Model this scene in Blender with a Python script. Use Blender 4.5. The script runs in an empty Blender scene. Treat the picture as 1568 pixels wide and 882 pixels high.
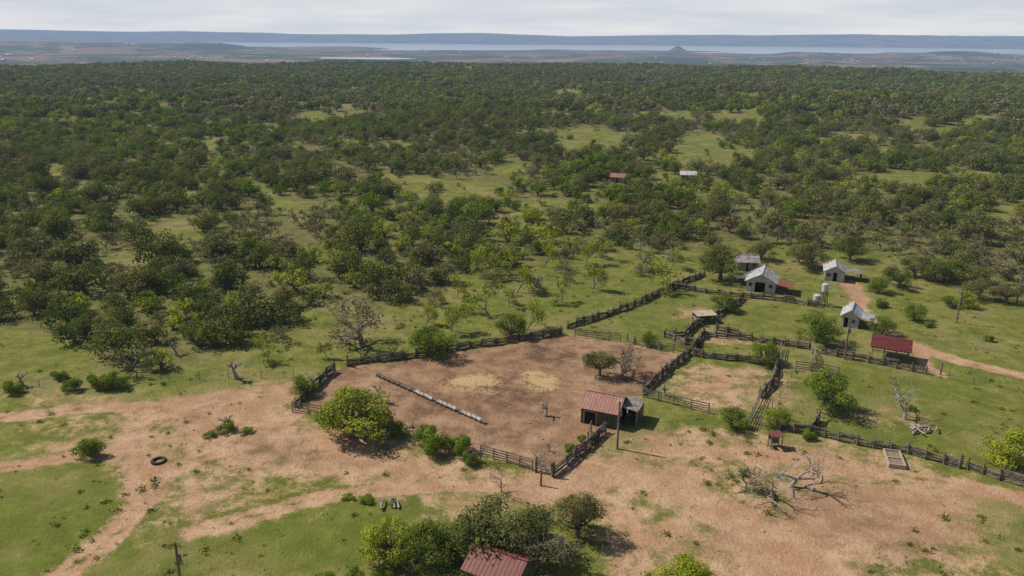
import bpy, math, random
import numpy as np
from mathutils import Vector, Matrix
rng=np.random.default_rng(7); random.seed(7)
sc=bpy.context.scene
# ------------------------------------------------------------------ camera
CAMH=50.0; FPX=1219.0; PITCH=math.radians(17.5); ROLL=math.radians(0.45)
M=Matrix.Rotation(math.radians(90)-PITCH,3,'X')@Matrix.Rotation(ROLL,3,'Z')
cd=bpy.data.cameras.new("camera"); cam=bpy.data.objects.new("camera",cd); sc.collection.objects.link(cam)
cam.matrix_world=Matrix.Translation((0,0,CAMH))@M.to_4x4()
cd.sensor_width=36; cd.lens=36*FPX/1568; cd.clip_start=0.5; cd.clip_end=60000; sc.camera=cam
# survey: turns a sighting in the aerial photo into ground metres (x,y), plane z=0
def g(px,py,z=0.0):
    d=M@Vector(((px-784)/FPX,(441-py)/FPX,-1)); t=(CAMH-z)/(-d.z); return (d.x*t,d.y*t)
def mpp(px,py):
    d=M@Vector(((px-784)/FPX,(441-py)/FPX,-1)); return CAMH/(-d.z)/FPX
def G(l): return [g(*p) for p in l]
# ------------------------------------------------------------------ noise
_T=np.random.default_rng(3).random((256,256))
def vn(x,y):
    xi=np.floor(x).astype(int); yi=np.floor(y).astype(int); fx=x-xi; fy=y-yi
    fx=fx*fx*(3-2*fx); fy=fy*fy*(3-2*fy)
    a=_T[xi&255,yi&255]; b=_T[(xi+1)&255,yi&255]; c=_T[xi&255,(yi+1)&255]; d=_T[(xi+1)&255,(yi+1)&255]
    return (a*(1-fx)+b*fx)*(1-fy)+(c*(1-fx)+d*fx)*fy
def fbm(x,y,s,o=4):
    r=0;a=1;t=0
    for i in range(o):
        r=r+a*vn(x/s+17.3*i,y/s+5.1*i); t+=a; a*=.5; s/=2.03
    return r/t
def ss(a,b,x):
    t=np.clip((x-a)/(b-a),0,1); return t*t*(3-2*t)
def segdist(x,y,p,q):
    dx,dy=q[0]-p[0],q[1]-p[1]; L=dx*dx+dy*dy+1e-9
    t=np.clip(((x-p[0])*dx+(y-p[1])*dy)/L,0,1)
    return np.hypot(x-p[0]-t*dx,y-p[1]-t*dy)
def inpoly(x,y,P):
    ins=np.zeros(x.shape,bool); n=len(P)
    for i in range(n):
        x1,y1=P[i]; x2,y2=P[(i+1)%n]
        if y1==y2: continue
        c=((y1>y)!=(y2>y))&(x<(x2-x1)*(y-y1)/(y2-y1)+x1); ins^=c
    return ins
def pmask(x,y,P,soft):
    out=np.zeros(x.shape); A=np.array(P); e=soft*1.5
    k=(x>A[:,0].min()-e)&(x<A[:,0].max()+e)&(y>A[:,1].min()-e)&(y<A[:,1].max()+e)
    if not k.any(): return out
    xs,ys=x[k],y[k]; d=np.full(xs.shape,1e9)
    for i in range(len(P)): d=np.minimum(d,segdist(xs,ys,P[i],P[(i+1)%len(P)]))
    sd=np.where(inpoly(xs,ys,P),d,-d); out[k]=ss(-soft,soft,sd); return out
def lmask(x,y,P,w,soft,rut=False):
    out=np.zeros(x.shape); A=np.array(P); e=w+soft
    k=(x>A[:,0].min()-e)&(x<A[:,0].max()+e)&(y>A[:,1].min()-e)&(y<A[:,1].max()+e)
    if not k.any(): return out
    xs,ys=x[k],y[k]; d=np.full(xs.shape,1e9)
    for i in range(len(P)-1): d=np.minimum(d,segdist(xs,ys,P[i],P[i+1]))
    m=1-ss(w-soft,w+soft,d)
    if rut: m=m*0.62+0.5*np.exp(-((d-0.85)/0.4)**2)
    out[k]=np.clip(m,0,1); return out
def smooth(P,n=6):
    P=[Vector(p) for p in P]; o=[]
    for i in range(len(P)-1):
        a=P[max(i-1,0)];b=P[i];c=P[i+1];d=P[min(i+2,len(P)-1)]
        for j in range(n):
            t=j/n; v=0.5*((2*b)+(c-a)*t+(2*a-5*b+4*c-d)*t*t+(3*b-a-3*c+d)*t**3); o.append((v.x,v.y))
    o.append(tuple(P[-1])); return o
def ell(cx,cy,rx,ry,n=14): return G([(cx+rx*math.cos(a*2*math.pi/n),cy+ry*math.sin(a*2*math.pi/n)) for a in range(n)])
# ------------------------------------------------------------------ terrain
def height(x,y):
    r=np.hypot(x,y)
    h=(fbm(x,y,190,3)-.5)*17*ss(240,620,r)
    t=ss(1450,2500,r+(fbm(x,y,500,3)-.5)*300)
    h=h*(1-t)-70*t+t*(fbm(x+900,y,900,4)-.5)*46
    u=x/np.maximum(y,1)
    basin=ss(7600,9000,y+ (fbm(x,y,1500,3)-.5)*3600)*(1-ss(14500,15600,y+(fbm(x,y,2500,3)-.5)*2500))*ss(-.46,-.38,u)*(y>0)
    h=h*(1-basin)+(-84)*basin
    far=ss(15400,18500,r); rid=1-np.abs(fbm(x*.6,y,2600,3)*2-1)
    h=h*(1-far)+far*(20+(fbm(x,y,6000,3)-.5)*260+rid*70)
    fh=ss(-.8,-.66,u)*(1-ss(-.40,-.22,u))*np.exp(-((y-6200)/900)**2)*(y>0); h=h+fh*(66+(fbm(x,y,700,3)-.5)*60)
    fh=ss(.28,.36,u)*(1-ss(.55,.7,u))*np.exp(-((y-6000)/450)**2)*(y>0); h=h+fh*(30+(fbm(x,y,400,3)-.5)*50)
    kx,ky=.198*6400,6400
    h=h+50*np.exp(-((x-kx)/75)**2-((y-ky)/120)**2)*(.75+.5*fbm(x,y,60,2))
    return h
corral=G([(518,563),(600,554),(700,538),(790,525),(870,512),(960,524),(1045,541),(1010,585),(985,605),(945,660),(905,690),(865,708),(835,722),(790,712),(720,694),(650,672),(560,650),(455,628),(485,600)])
DP=[(corral,1.0,1.2),
 (G([(1040,548),(1120,552),(1185,562),(1168,600),(1140,640),(1080,632),(1000,608)]),.62,4),
 (G([(380,598),(450,588),(450,628),(560,655),(660,690),(740,712),(830,732),(840,742),(700,748),(600,742),(490,750),(420,735),(330,735),(240,720),(250,640),(300,620)]),.80,5),
 (G([(240,700),(500,745),(820,745),(700,785),(560,765),(400,790),(260,820),(180,820)]),.56,5),
 (G([(830,735),(930,690),(1010,640),(1080,640),(1160,660),(1300,680),(1400,705),(1490,735),(1520,790),(1560,900),(1600,1000),(950,1000),(930,850),(900,760)]),.60,5),
 (G([(1010,755),(1100,770),(1250,740),(1400,735),(1480,760),(1440,830),(1300,950),(1150,950),(1060,850)]),.84,6),
 (G([(850,725),(960,705),(1060,720),(1060,760),(960,760),(860,748)]),.86,4),
 (G([(150,640),(260,615),(250,700),(260,760),(210,800),(150,740)]),.80,4),
 (G([(780,745),(900,745),(880,800),(700,780)]),.54,5),
 (G([(0,600),(200,600),(200,690),(0,720)]),.44,5),
 (ell(420,690,70,22),.85,4),(ell(1080,480,35,10),.6,3),(ell(1100,524,70,10),.62,3),(ell(985,590,40,12),.7,3),(ell(1370,705,50,14),.7,4),(ell(1050,665,120,22),.52,4),
 (ell(1490,845,18,8),.8,2),(ell(960,850,30,40),.5,4),(ell(770,333,25,8),.55,5),(ell(380,492,20,5),.6,3),(ell(1350,640,100,18),.42,4),(ell(1180,600,60,30),.45,4)]
DL=[([( -40,1000),(80,882),(150,832),(195,790),(213,765),(203,712),(235,655),(330,615),(460,590)],2.2,1.3,True),
 ([(-200,652),(0,640),(120,625),(240,622),(360,602)],2.0,1.2,True),
 ([(-100,725),(0,715),(110,700),(200,690)],1.2,1.0,True),
 ([(300,812),(400,785),(480,765),(640,745),(820,742)],2.0,1.5,True),
 ([(830,742),(950,725),(1060,760),(1160,820),(1260,900),(1330,980)],4.0,2.8,False),
 ([(900,745),(950,800),(965,900),(980,1000)],2.2,1.2,True),
 ([(1000,690),(1200,700),(1420,735),(1560,760),(1700,790)],1.8,1.2,True),
 ([(1298,430),(1310,445),(1318,470),(1340,495),(1380,522),(1440,543),(1568,575),(1750,615)],1.7,.9,False),
 ([(1370,515),(1395,530),(1420,556),(1440,575)],1.1,.8,False),
 ([(1256,404),(1230,398)],1.5,.8,False),
 ([(450,630),(380,680),(300,700),(220,740)],2.0,1.2,True)]
DL=[(smooth(G(a)),w,s,r) for a,w,s,r in DL]
STR=[(ell(712,586,54,13),1),(ell(835,583,36,13),1),(ell(940,580,20,6),.4)]
TR=[(ell(775,597,70,24),1.15),(ell(700,620,150,35),.75),(ell(900,560,60,20),.8),(ell(960,580,50,20),.9),(ell(1190,770,60,20),.6),(ell(430,688,50,12),.8),(ell(1300,800,60,20),.5),(ell(1385,830,60,25),.7),(ell(840,540,70,18),1.),(ell(600,575,60,10),.8),(ell(1290,760,60,10),.5)]
LUSH=[(ell(60,810,150,45),1),(ell(480,815,250,34),.9),(ell(430,735,60,14),.9),(ell(100,860,200,30),.8),(ell(1430,640,160,28),.5),(ell(1010,475,80,20),.9),(ell(850,440,140,50),.45),(ell(1340,600,120,30),.7)]
clear=G([(-700,1100),(-600,560),(-200,520),(0,505),(60,510),(130,535),(170,565),(230,580),(300,556),(380,520),(440,500),(480,466),(560,472),(660,472),(692,445),(700,415),(760,412),(850,398),(930,388),(1010,382),(1080,384),(1110,372),(1180,375),(1250,388),(1330,388),(1400,395),(1440,438),(1568,468),(2000,520),(2400,1100)])
CL=[ell(*e) for e in [(285,366,42,26),(70,385,34,20),(190,412,36,14),(130,292,60,12),(60,264,40,10),(625,288,20,32),(700,296,42,24),(765,338,32,14),(1085,234,66,32),(905,218,48,22),(320,219,52,9),(520,217,24,7),(1290,145,38,6),(1150,176,44,6),(690,151,28,5),(780,264,30,9),(1010,277,46,14),(940,292,60,9),(1480,262,36,8),(1553,332,24,16),(1430,200,42,6),(1250,207,30,6),(1500,186,42,7),(1340,228,34,7),(1030,180,38,6),(560,330,24,6),(180,345,30,10),(610,228,26,7),(1180,272,30,7),(860,140,28,5),(300,300,25,8),(40,455,30,8),(1140,330,20,6),(450,335,20,8),(1400,300,22,6),(200,180,20,4)]]
def masks(x,y):
    d=np.zeros(x.shape)
    xx=x+(fbm(x,y,9,3)-.5)*6; yy=y+(fbm(x+99,y,9,3)-.5)*6
    c=DP[0]; cm=pmask(x,y,c[0],c[2]); d=np.maximum(d,cm*.95)
    for P,v,s in DP[1:]: d=np.maximum(d,pmask(xx,yy,P,s)*v)
    xw=x+(fbm(x,y,7,2)-.5)*2.2
    for P,w,s,r in DL: d=np.maximum(d,lmask(xw,y,P,w,s,r)*.98)
    tr=cm*.62
    for P,v in TR: tr=np.maximum(tr,pmask(xx,yy,P,4)*v)
    st=np.zeros(x.shape)
    for P,v in STR: st=np.maximum(st,pmask(xx,yy,P,2.6)*v)
    lu=np.zeros(x.shape)
    for P,v in LUSH: lu=np.maximum(lu,pmask(xx,yy,P,9)*v)
    return d,tr,st,lu
def forestmask(x,y):
    xx=x+(fbm(x,y,30,3)-.5)*26; yy=y+(fbm(x+50,y,30,3)-.5)*26
    r=np.hypot(x,y)
    f=1-pmask(x,y,clear,4)
    f=np.where(r<60,0,f)
    for P in CL: f=np.minimum(f,1-.97*pmask(xx,yy,P,4))
    n=fbm(x+300,y+70,45,4)
    f=f*(1-.9*ss(.64,.69,n)*ss(150,300,r))
    return np.where(y<0,np.where(n>.5,.6,.1),f)
# grid
rr=[0.05]
for a,b,q in [(2,45,.15),(45,330,.0062),(330,1400,.012),(1400,26000,.014)]:
    r=max(a,rr[-1])
    while r<b: rr.append(r); r*=1+q
rr=np.array(sorted(set(rr)))
th=np.concatenate([np.linspace(-180,-52,40,endpoint=False),np.linspace(-52,52,620,endpoint=False),np.linspace(52,180,40,endpoint=False)])
th=np.radians(th); NR,NT=len(rr),len(th)
R,T=np.meshgrid(rr,th,indexing='ij'); X=(R*np.sin(T)).ravel(); Y=(R*np.cos(T)).ravel()
Z=height(X,Y)
near=np.hypot(X,Y)<420
D=np.zeros(X.shape);TRA=D.copy();STW=D.copy();LU=D.copy();D2=masks(X[near],Y[near])
D[near],TRA[near],STW[near],LU[near]=D2
FO=forestmask(X,Y)
Z=Z-0.12*D*near+ (fbm(X,Y,3,3)-.5)*.12*near
me=bpy.data.meshes.new("ground"); me.vertices.add(len(X)); me.vertices.foreach_set("co",np.stack([X,Y,Z],1).ravel())
i=np.arange(NR-1)[:,None]; j=np.arange(NT)[None,:]; j2=(j+1)%NT
q=np.stack([i*NT+j,i*NT+j2,(i+1)*NT+j2,(i+1)*NT+j],-1)[...,::-1].reshape(-1,4)
nf=len(q); me.loops.add(nf*4); me.loops.foreach_set("vertex_index",q.ravel().astype(np.int32))
me.polygons.add(nf); me.polygons.foreach_set("loop_start",(np.arange(nf)*4).astype(np.int32)); me.polygons.foreach_set("loop_total",np.full(nf,4,np.int32))
me.update(calc_edges=True); me.polygons.foreach_set("use_smooth",np.ones(nf,bool))
for n,a in (("dirt",D),("tramp",TRA),("straw",STW),("lush",LU),("forest",FO)):
    at=me.attributes.new(n,'FLOAT','POINT'); at.data.foreach_set("value",a.astype(np.float32))
ground=bpy.data.objects.new("ground",me); sc.collection.objects.link(ground)
# ------------------------------------------------------------------ material tools
class NT_:
    def __init__(s,name):
        s.m=bpy.data.materials.new(name); s.m.use_nodes=True; s.t=s.m.node_tree; s.t.nodes.clear(); s.N=s.t.nodes; s.L=s.t.links
        s.out=s.N.new('ShaderNodeOutputMaterial')
    def set(s,sock,v):
        if isinstance(v,bpy.types.NodeSocket): s.L.new(v,sock)
        else:
            if isinstance(v,tuple) and len(v)==3 and len(sock.default_value)==4: v=(*v,1)
            sock.default_value=v
    def math(s,op,a,b=0.0,c=0.0,clamp=False):
        n=s.N.new('ShaderNodeMath'); n.operation=op; n.use_clamp=clamp
        s.set(n.inputs[0],a); s.set(n.inputs[1],b); s.set(n.inputs[2],c); return n.outputs[0]
    def mix(s,f,a,b,bt='MIX'):
        n=s.N.new('ShaderNodeMix'); n.data_type='RGBA'; n.blend_type=bt; n.clamp_factor=True
        s.set(n.inputs[0],f); s.set(n.inputs[6],a); s.set(n.inputs[7],b); return n.outputs[2]
    def noise(s,scale,detail=3,vec=None,rough=.55,dist=0):
        n=s.N.new('ShaderNodeTexNoise'); n.inputs['Scale'].default_value=scale; n.inputs['Detail'].default_value=detail; n.inputs['Roughness'].default_value=rough; n.inputs['Distortion'].default_value=dist
        if vec is not None: s.L.new(vec,n.inputs['Vector'])
        return n.outputs[0]
    def mr(s,v,a,b,c=0.0,d=1.0,smooth=True):
        n=s.N.new('ShaderNodeMapRange'); n.interpolation_type='SMOOTHSTEP' if smooth else 'LINEAR'
        s.set(n.inputs[0],v)
        for k,q in enumerate((a,b,c,d)): s.set(n.inputs[k+1],q)
        return n.outputs[0]
    def attr(s,n_):
        n=s.N.new('ShaderNodeAttribute'); n.attribute_name=n_; return n.outputs['Fac']
    def pos(s): 
        return s.N.new('ShaderNodeNewGeometry').outputs['Position']
    def objco(s): return s.N.new('ShaderNodeTexCoord').outputs['Object']
    def bump(s,h,st=.4,d=.1):
        n=s.N.new('ShaderNodeBump'); n.inputs['Strength'].default_value=st; n.inputs['Distance'].default_value=d; s.L.new(h,n.inputs['Height']); return n.outputs[0]
    def bsdf(s,col,rough=.9,metal=0.0,nrm=None,spec=.2):
        n=s.N.new('ShaderNodeBsdfPrincipled'); s.set(n.inputs['Base Color'],col); s.set(n.inputs['Roughness'],rough); s.set(n.inputs['Metallic'],metal)
        n.inputs['Specular IOR Level'].default_value=spec
        if nrm is not None: s.L.new(nrm,n.inputs['Normal'])
        return n.outputs[0]
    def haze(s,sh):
        # distance haze painted into the material as bluish glow, stronger far from world origin
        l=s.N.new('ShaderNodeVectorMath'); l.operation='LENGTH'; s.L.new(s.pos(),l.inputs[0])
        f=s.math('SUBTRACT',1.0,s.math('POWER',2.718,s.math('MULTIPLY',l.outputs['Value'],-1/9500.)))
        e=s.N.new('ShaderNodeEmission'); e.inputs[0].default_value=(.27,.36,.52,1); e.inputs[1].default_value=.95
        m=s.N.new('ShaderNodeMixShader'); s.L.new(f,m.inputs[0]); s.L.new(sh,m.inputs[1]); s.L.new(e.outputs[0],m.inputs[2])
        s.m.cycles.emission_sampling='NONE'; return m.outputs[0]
    def done(s,sh,disp=None): s.L.new(sh,s.out.inputs[0]); return s.m
# ground
k=NT_("ground_soil_grass"); P=k.pos()
n1=k.noise(.06,4,P,.65); n2=k.noise(.35,4,P,.7); n3=k.noise(2.2,3,P,.75); n4=k.noise(9,1,P,.7); n5=k.noise(.13,3,P,.7)
g1=k.mix(k.mr(n2,.38,.62),(.110,.130,.020),(.195,.198,.040))
g1=k.mix(k.math('MULTIPLY',k.mr(n1,.45,.62),.75),g1,(.26,.215,.09))
g1=k.mix(k.math('MULTIPLY',k.mr(n5,.52,.66),.6),g1,(.080,.110,.016))
g1=k.mix(k.math('MULTIPLY',k.mr(n3,.48,.68),.65),g1,(.080,.088,.020))
g1=k.mix(k.math('MULTIPLY',k.mr(n4,.5,.72),.45),g1,(.27,.24,.10))
lu=k.mix(k.mr(n3,.35,.65),(.068,.095,.010),(.130,.160,.020))
g1=k.mix(k.math('MULTIPLY',k.attr('lush'),k.mr(n5,.35,.6,.95,.4)),g1,lu)
d1=k.mix(k.mr(n2,.35,.65),(.35,.205,.115),(.49,.325,.20))
d1=k.mix(k.math('MULTIPLY',k.mr(n1,.45,.62),.6),d1,(.34,.18,.095))
d1=k.mix(k.math('MULTIPLY',k.mr(n5,.52,.68),.5),d1,(.27,.155,.085))
d1=k.mix(k.math('MULTIPLY',k.mr(n3,.48,.72),.6),d1,(.23,.14,.075))
d1=k.mix(k.math('MULTIPLY',k.mr(n4,.52,.72),.5),d1,(.57,.42,.28))
tr=k.mix(k.mr(n2,.40,.60),(.115,.064,.036),(.235,.138,.082)); tr=k.mix(k.math('MULTIPLY',k.mr(n3,.42,.7),.45),tr,(.32,.21,.13))
d1=k.mix(k.math('MULTIPLY',k.attr('tramp'),k.mr(n5,.35,.6,.68,1.2)),d1,tr)
dm=k.math('ADD',k.attr('dirt'),k.math('ADD',k.math('MULTIPLY',k.math('SUBTRACT',n2,.5),1.7),k.math('ADD',k.math('MULTIPLY',k.math('SUBTRACT',n3,.5),1.1),k.math('MULTIPLY',k.math('SUBTRACT',n1,.5),.8))))
dm2=k.mr(dm,.22,.76)
col=k.mix(dm2,g1,d1)
sf=k.mr(k.math('ADD',k.attr('straw'),k.math('ADD',k.math('MULTIPLY',k.math('SUBTRACT',n3,.5),1.8),k.math('MULTIPLY',k.math('SUBTRACT',n2,.5),2.0))),.3,.95)
sc_=k.mix(k.mr(n4,.35,.65),(.36,.25,.12),(.58,.43,.21)); col=k.mix(k.math('MULTIPLY',sf,.9),col,sc_)
ff=k.mix(k.mr(n2,.35,.65),(.095,.10,.028),(.18,.165,.062)); ff=k.mix(k.math('MULTIPLY',k.mr(n3,.5,.7),.5),ff,(.21,.155,.085))
col=k.mix(k.math('MULTIPLY',k.mr(k.attr('forest'),.35,.9),.85),col,ff)
l=k.N.new('ShaderNodeVectorMath'); l.operation='LENGTH'; k.L.new(P,l.inputs[0]); dist=l.outputs['Value']
f1=k.noise(.006,4,P,.7); f2=k.noise(.03,2,P,.7); f3=k.noise(.0016,3,P,.6)
fc=k.mix(k.mr(f2,.42,.58),(.03,.04,.018),(.09,.10,.04)); fc=k.mix(k.mr(f1,.53,.62),fc,(.26,.22,.12)); fc=k.mix(k.math('MULTIPLY',k.mr(f3,.5,.60),.7),fc,(.27,.15,.10)); fc=k.mix(k.math('MULTIPLY',k.mr(f3,.5,.38),.8),fc,(.03,.045,.022))
col=k.mix(k.mr(dist,1550.,1800.),col,fc)
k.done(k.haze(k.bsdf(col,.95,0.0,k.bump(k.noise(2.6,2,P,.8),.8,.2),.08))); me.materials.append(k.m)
# lake
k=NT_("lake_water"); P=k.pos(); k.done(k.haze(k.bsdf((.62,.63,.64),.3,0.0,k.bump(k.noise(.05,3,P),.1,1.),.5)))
def obj(name,V,F,mats):
    m=bpy.data.meshes.new(name); m.from_pydata([tuple(v) for v in V],[],[tuple(f) for f in F]); 
    for a in mats: m.materials.append(a)
    m.update(); o=bpy.data.objects.new(name,m); sc.collection.objects.link(o)
    return o
obj("lake",[(-4500,6500,-79),(14500,6500,-79),(16500,17200,-79),(-8500,17200,-79)],[(0,1,2,3)],[k.m])
obj("pond_water",[(-1000,4300,-64),(-640,4250,-64),(-520,4450,-64),(-700,4600,-64),(-1050,4500,-64)],[(0,1,2,3,4)],[k.m])
# ------------------------------------------------------------------ foliage / bark materials
def leafmat(name,c1,c2,c3):
    k=NT_(name); oi=k.N.new('ShaderNodeObjectInfo').outputs['Random']
    c=k.mix(oi,c1,c2); c=k.mix(k.mr(k.math('FRACT',k.math('MULTIPLY',oi,7.31)),.55,1.,0,.9),c,c3)
    c=k.mix(k.mr(k.attr('tint'),0.,1.,0,1.,False),k.mix(1.0,c,(.50,.53,.5),'MULTIPLY'),k.mix(1.0,c,(1.7,1.62,1.3),'MULTIPLY'))
    s=k.N.new('ShaderNodeBsdfDiffuse'); k.L.new(c,s.inputs[0]); t=k.N.new('ShaderNodeBsdfTranslucent'); k.L.new(k.mix(1.0,c,(1.2,1.3,.6),'MULTIPLY'),t.inputs[0])
    m=k.N.new('ShaderNodeMixShader'); m.inputs[0].default_value=.25; k.L.new(s.outputs[0],m.inputs[1]); k.L.new(t.outputs[0],m.inputs[2])
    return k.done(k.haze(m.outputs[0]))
L_oak=leafmat("oak_leaves",(.085,.112,.034),(.140,.158,.045),(.155,.14,.072))
L_mesq=leafmat("mesquite_leaves",(.25,.29,.028),(.30,.33,.05),(.21,.24,.038))
L_grey=leafmat("grey_canopy",(.185,.17,.11),(.225,.20,.135),(.16,.165,.08))
L_lush=leafmat("lush_leaves",(.12,.175,.022),(.15,.205,.030),(.11,.145,.032))
L_weed=leafmat("weed_leaves",(.15,.17,.04),(.23,.22,.09),(.11,.135,.03))
def barkmat(name,a,b):
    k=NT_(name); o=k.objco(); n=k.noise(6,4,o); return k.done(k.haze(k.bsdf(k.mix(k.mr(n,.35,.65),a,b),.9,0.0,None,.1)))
bark=barkmat("bark",(.10,.08,.06),(.19,.16,.13)); deadbark=barkmat("dead_wood",(.20,.175,.145),(.40,.365,.32)); twig=barkmat("bare_twigs",(.16,.135,.11),(.26,.23,.19))
# ------------------------------------------------------------------ geometry tools
class MB:
    def __init__(s): s.V=[];s.F=[];s.I=[];s.T=[]
    def tube(s,pts,rad,n=6,mi=0):
        b=len(s.V); pts=[Vector(p) for p in pts]
        for i,p in enumerate(pts):
            d=(pts[min(i+1,len(pts)-1)]-pts[max(i-1,0)]); d=d.normalized() if d.length>1e-6 else Vector((0,0,1))
            a=d.orthogonal().normalized() if abs(d.z)>.9 else d.cross(Vector((0,0,1))).normalized(); c=d.cross(a)
            for q in range(n):
                w=2*math.pi*q/n; s.V.append(tuple(p+(a*math.cos(w)+c*math.sin(w))*rad[i])); s.T.append(.5)
        for i in range(len(pts)-1):
            for q in range(n):
                s.F.append((b+i*n+q,b+i*n+(q+1)%n,b+(i+1)*n+(q+1)%n,b+(i+1)*n+q)); s.I.append(mi)
        s.F.append(tuple(b+(len(pts)-1)*n+q for q in range(n))); s.I.append(mi)
        s.F.append(tuple(b+q for q in reversed(range(n)))); s.I.append(mi)
    def box(s,x0,x1,y0,y1,z0,z1,mi=0,M=None):
        b=len(s.V); c=[(x0,y0,z0),(x1,y0,z0),(x1,y1,z0),(x0,y1,z0),(x0,y0,z1),(x1,y0,z1),(x1,y1,z1),(x0,y1,z1)]
        for v in c:
            v=Vector(v); v=M@v if M is not None else v; s.V.append(tuple(v)); s.T.append(.5)
        for f in ((0,3,2,1),(4,5,6,7),(0,1,5,4),(1,2,6,5),(2,3,7,6),(3,0,4,7)): s.F.append(tuple(b+i for i in f)); s.I.append(mi)
    def prism(s,poly,axis_pts,mi=0):
        b=len(s.V); n=len(poly); o=Vector(axis_pts)
        for p in poly: s.V.append(tuple(p)); s.T.append(.5)
        for p in poly: s.V.append(tuple(Vector(p)+o)); s.T.append(.5)
        s.F.append(tuple(b+i for i in range(n))); s.I.append(mi); s.F.append(tuple(b+n+i for i in reversed(range(n)))); s.I.append(mi)
        for i in range(n): s.F.append((b+i,b+n+i,b+n+(i+1)%n,b+(i+1)%n)); s.I.append(mi)
    def leaves(s,C,Nrm,size,tint,mi=1):
        n=len(C); b=len(s.V)
        Nn=Nrm/np.maximum(np.linalg.norm(Nrm,axis=1,keepdims=True),1e-6); r=rng.normal(size=(n,3)); a=np.cross(Nn,r); a/=np.maximum(np.linalg.norm(a,axis=1,keepdims=True),1e-6); c=np.cross(Nn,a)
        sz=(size*rng.uniform(.6,1.35,n))[:,None]; a=a*sz*.62; c=c*sz*.40
        Q=np.stack([C-a,C-c+a*.1,C+a,C+c-a*.1],1).reshape(-1,3)
        s.V+= [tuple(v) for v in Q.tolist()]; s.T+=np.repeat(tint,4).tolist()
        s.F+= [(b+4*i,b+4*i+1,b+4*i+2,b+4*i+3) for i in range(n)]; s.I+=[mi]*n
    def mesh(s,name,mats):
        m=bpy.data.meshes.new(name); m.from_pydata(s.V,[],s.F)
        for a in mats: m.materials.append(a)
        m.polygons.foreach_set("material_index",np.array(s.I,np.int32))
        at=m.attributes.new("tint",'FLOAT','POINT'); at.data.foreach_set("value",np.array(s.T,np.float32)); m.update(); return m
    def obj(s,name,mats,parent=None):
        o=bpy.data.objects.new(name,s.mesh(name,mats)); sc.collection.objects.link(o)
        if parent: o.parent=parent
        return o
def tree_mesh(name,W,H,th_,nl,nleaf,ls,mats,trunks=1,flat=.75,lobe=(.13,.21),bot=.15,tr=.28):
    b=MB(); R=W/2; lob=[]
    el=rng.uniform(.75,1.0); skew=rng.normal(size=2)*.14*R
    for i in range(nl):
        a=rng.uniform(0,2*math.pi); q=math.sqrt(rng.uniform(0,1))*.82; x,y=q*R*math.cos(a)+skew[0]*q,q*R*math.sin(a)*el
        zt=th_+(H-th_)*(1-q*q*.68)*.86; zb=th_+(H-th_)*bot
        z=zb+(zt-zb)*rng.uniform(0,1)**.7; lr=W*rng.uniform(*lobe); lob.append((x,y,max(z,lr*flat*.75),lr))
    tops=[]
    for t in range(trunks):
        a=rng.uniform(0,6.28); e=(rng.uniform(.1,.5)*trunks*.35*math.cos(a),rng.uniform(.1,.5)*trunks*.35*math.sin(a),th_*rng.uniform(.85,1.1))
        m_=(e[0]*.5+rng.normal()*.08,e[1]*.5+rng.normal()*.08,e[2]*.5); tops.append(e)
        b.tube([(rng.normal()*.1*(trunks-1),rng.normal()*.1*(trunks-1),-.3),m_,e],[tr*1.25,tr,tr*.8],7)
    for (x,y,z,lr) in lob:
        e=min(tops,key=lambda t:(t[0]-x)**2+(t[1]-y)**2)
        mx=(e[0]*.5+x*.5+rng.normal()*.3,e[1]*.5+y*.5+rng.normal()*.3,e[2]*.45+z*.55+rng.uniform(-.5,.2))
        b.tube([e,mx,(x,y,z),(x+rng.normal()*lr*.5,y+rng.normal()*lr*.5,z+lr*.6)],[tr*.5,tr*.3,tr*.13,.01],5 if nleaf>1000 else 4)
    L=np.array(lob); w=L[:,3]**2; w/=w.sum(); id_=rng.choice(nl,nleaf,p=w)
    d=rng.normal(size=(nleaf,3)); d[:,2]+=.25; d/=np.linalg.norm(d,axis=1,keepdims=True)
    rad=L[id_,3]*rng.uniform(.25,1.12,nleaf)**.5
    C=L[id_,:3]+d*rad[:,None]*np.array([1,1,flat])
    cl=np.floor(C/(W*.055)); hsh=np.sin(cl@np.array([12.98,78.2,37.7]))*43758.5; hsh=hsh-np.floor(hsh)
    keep=(hsh>.22)&(C[:,2]>.05); C,d,id_,hsh=C[keep],d[keep],id_[keep],hsh[keep]
    lt=rng.uniform(0,1,nl)[id_]
    tint=np.clip(.35*lt+.35*hsh+.3*rng.uniform(0,1,len(C)),0,1)
    b.leaves(C,d+rng.normal(size=C.shape)*.45+np.array([0,0,.35]),ls,tint)
    return b.mesh(name,mats)
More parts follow.
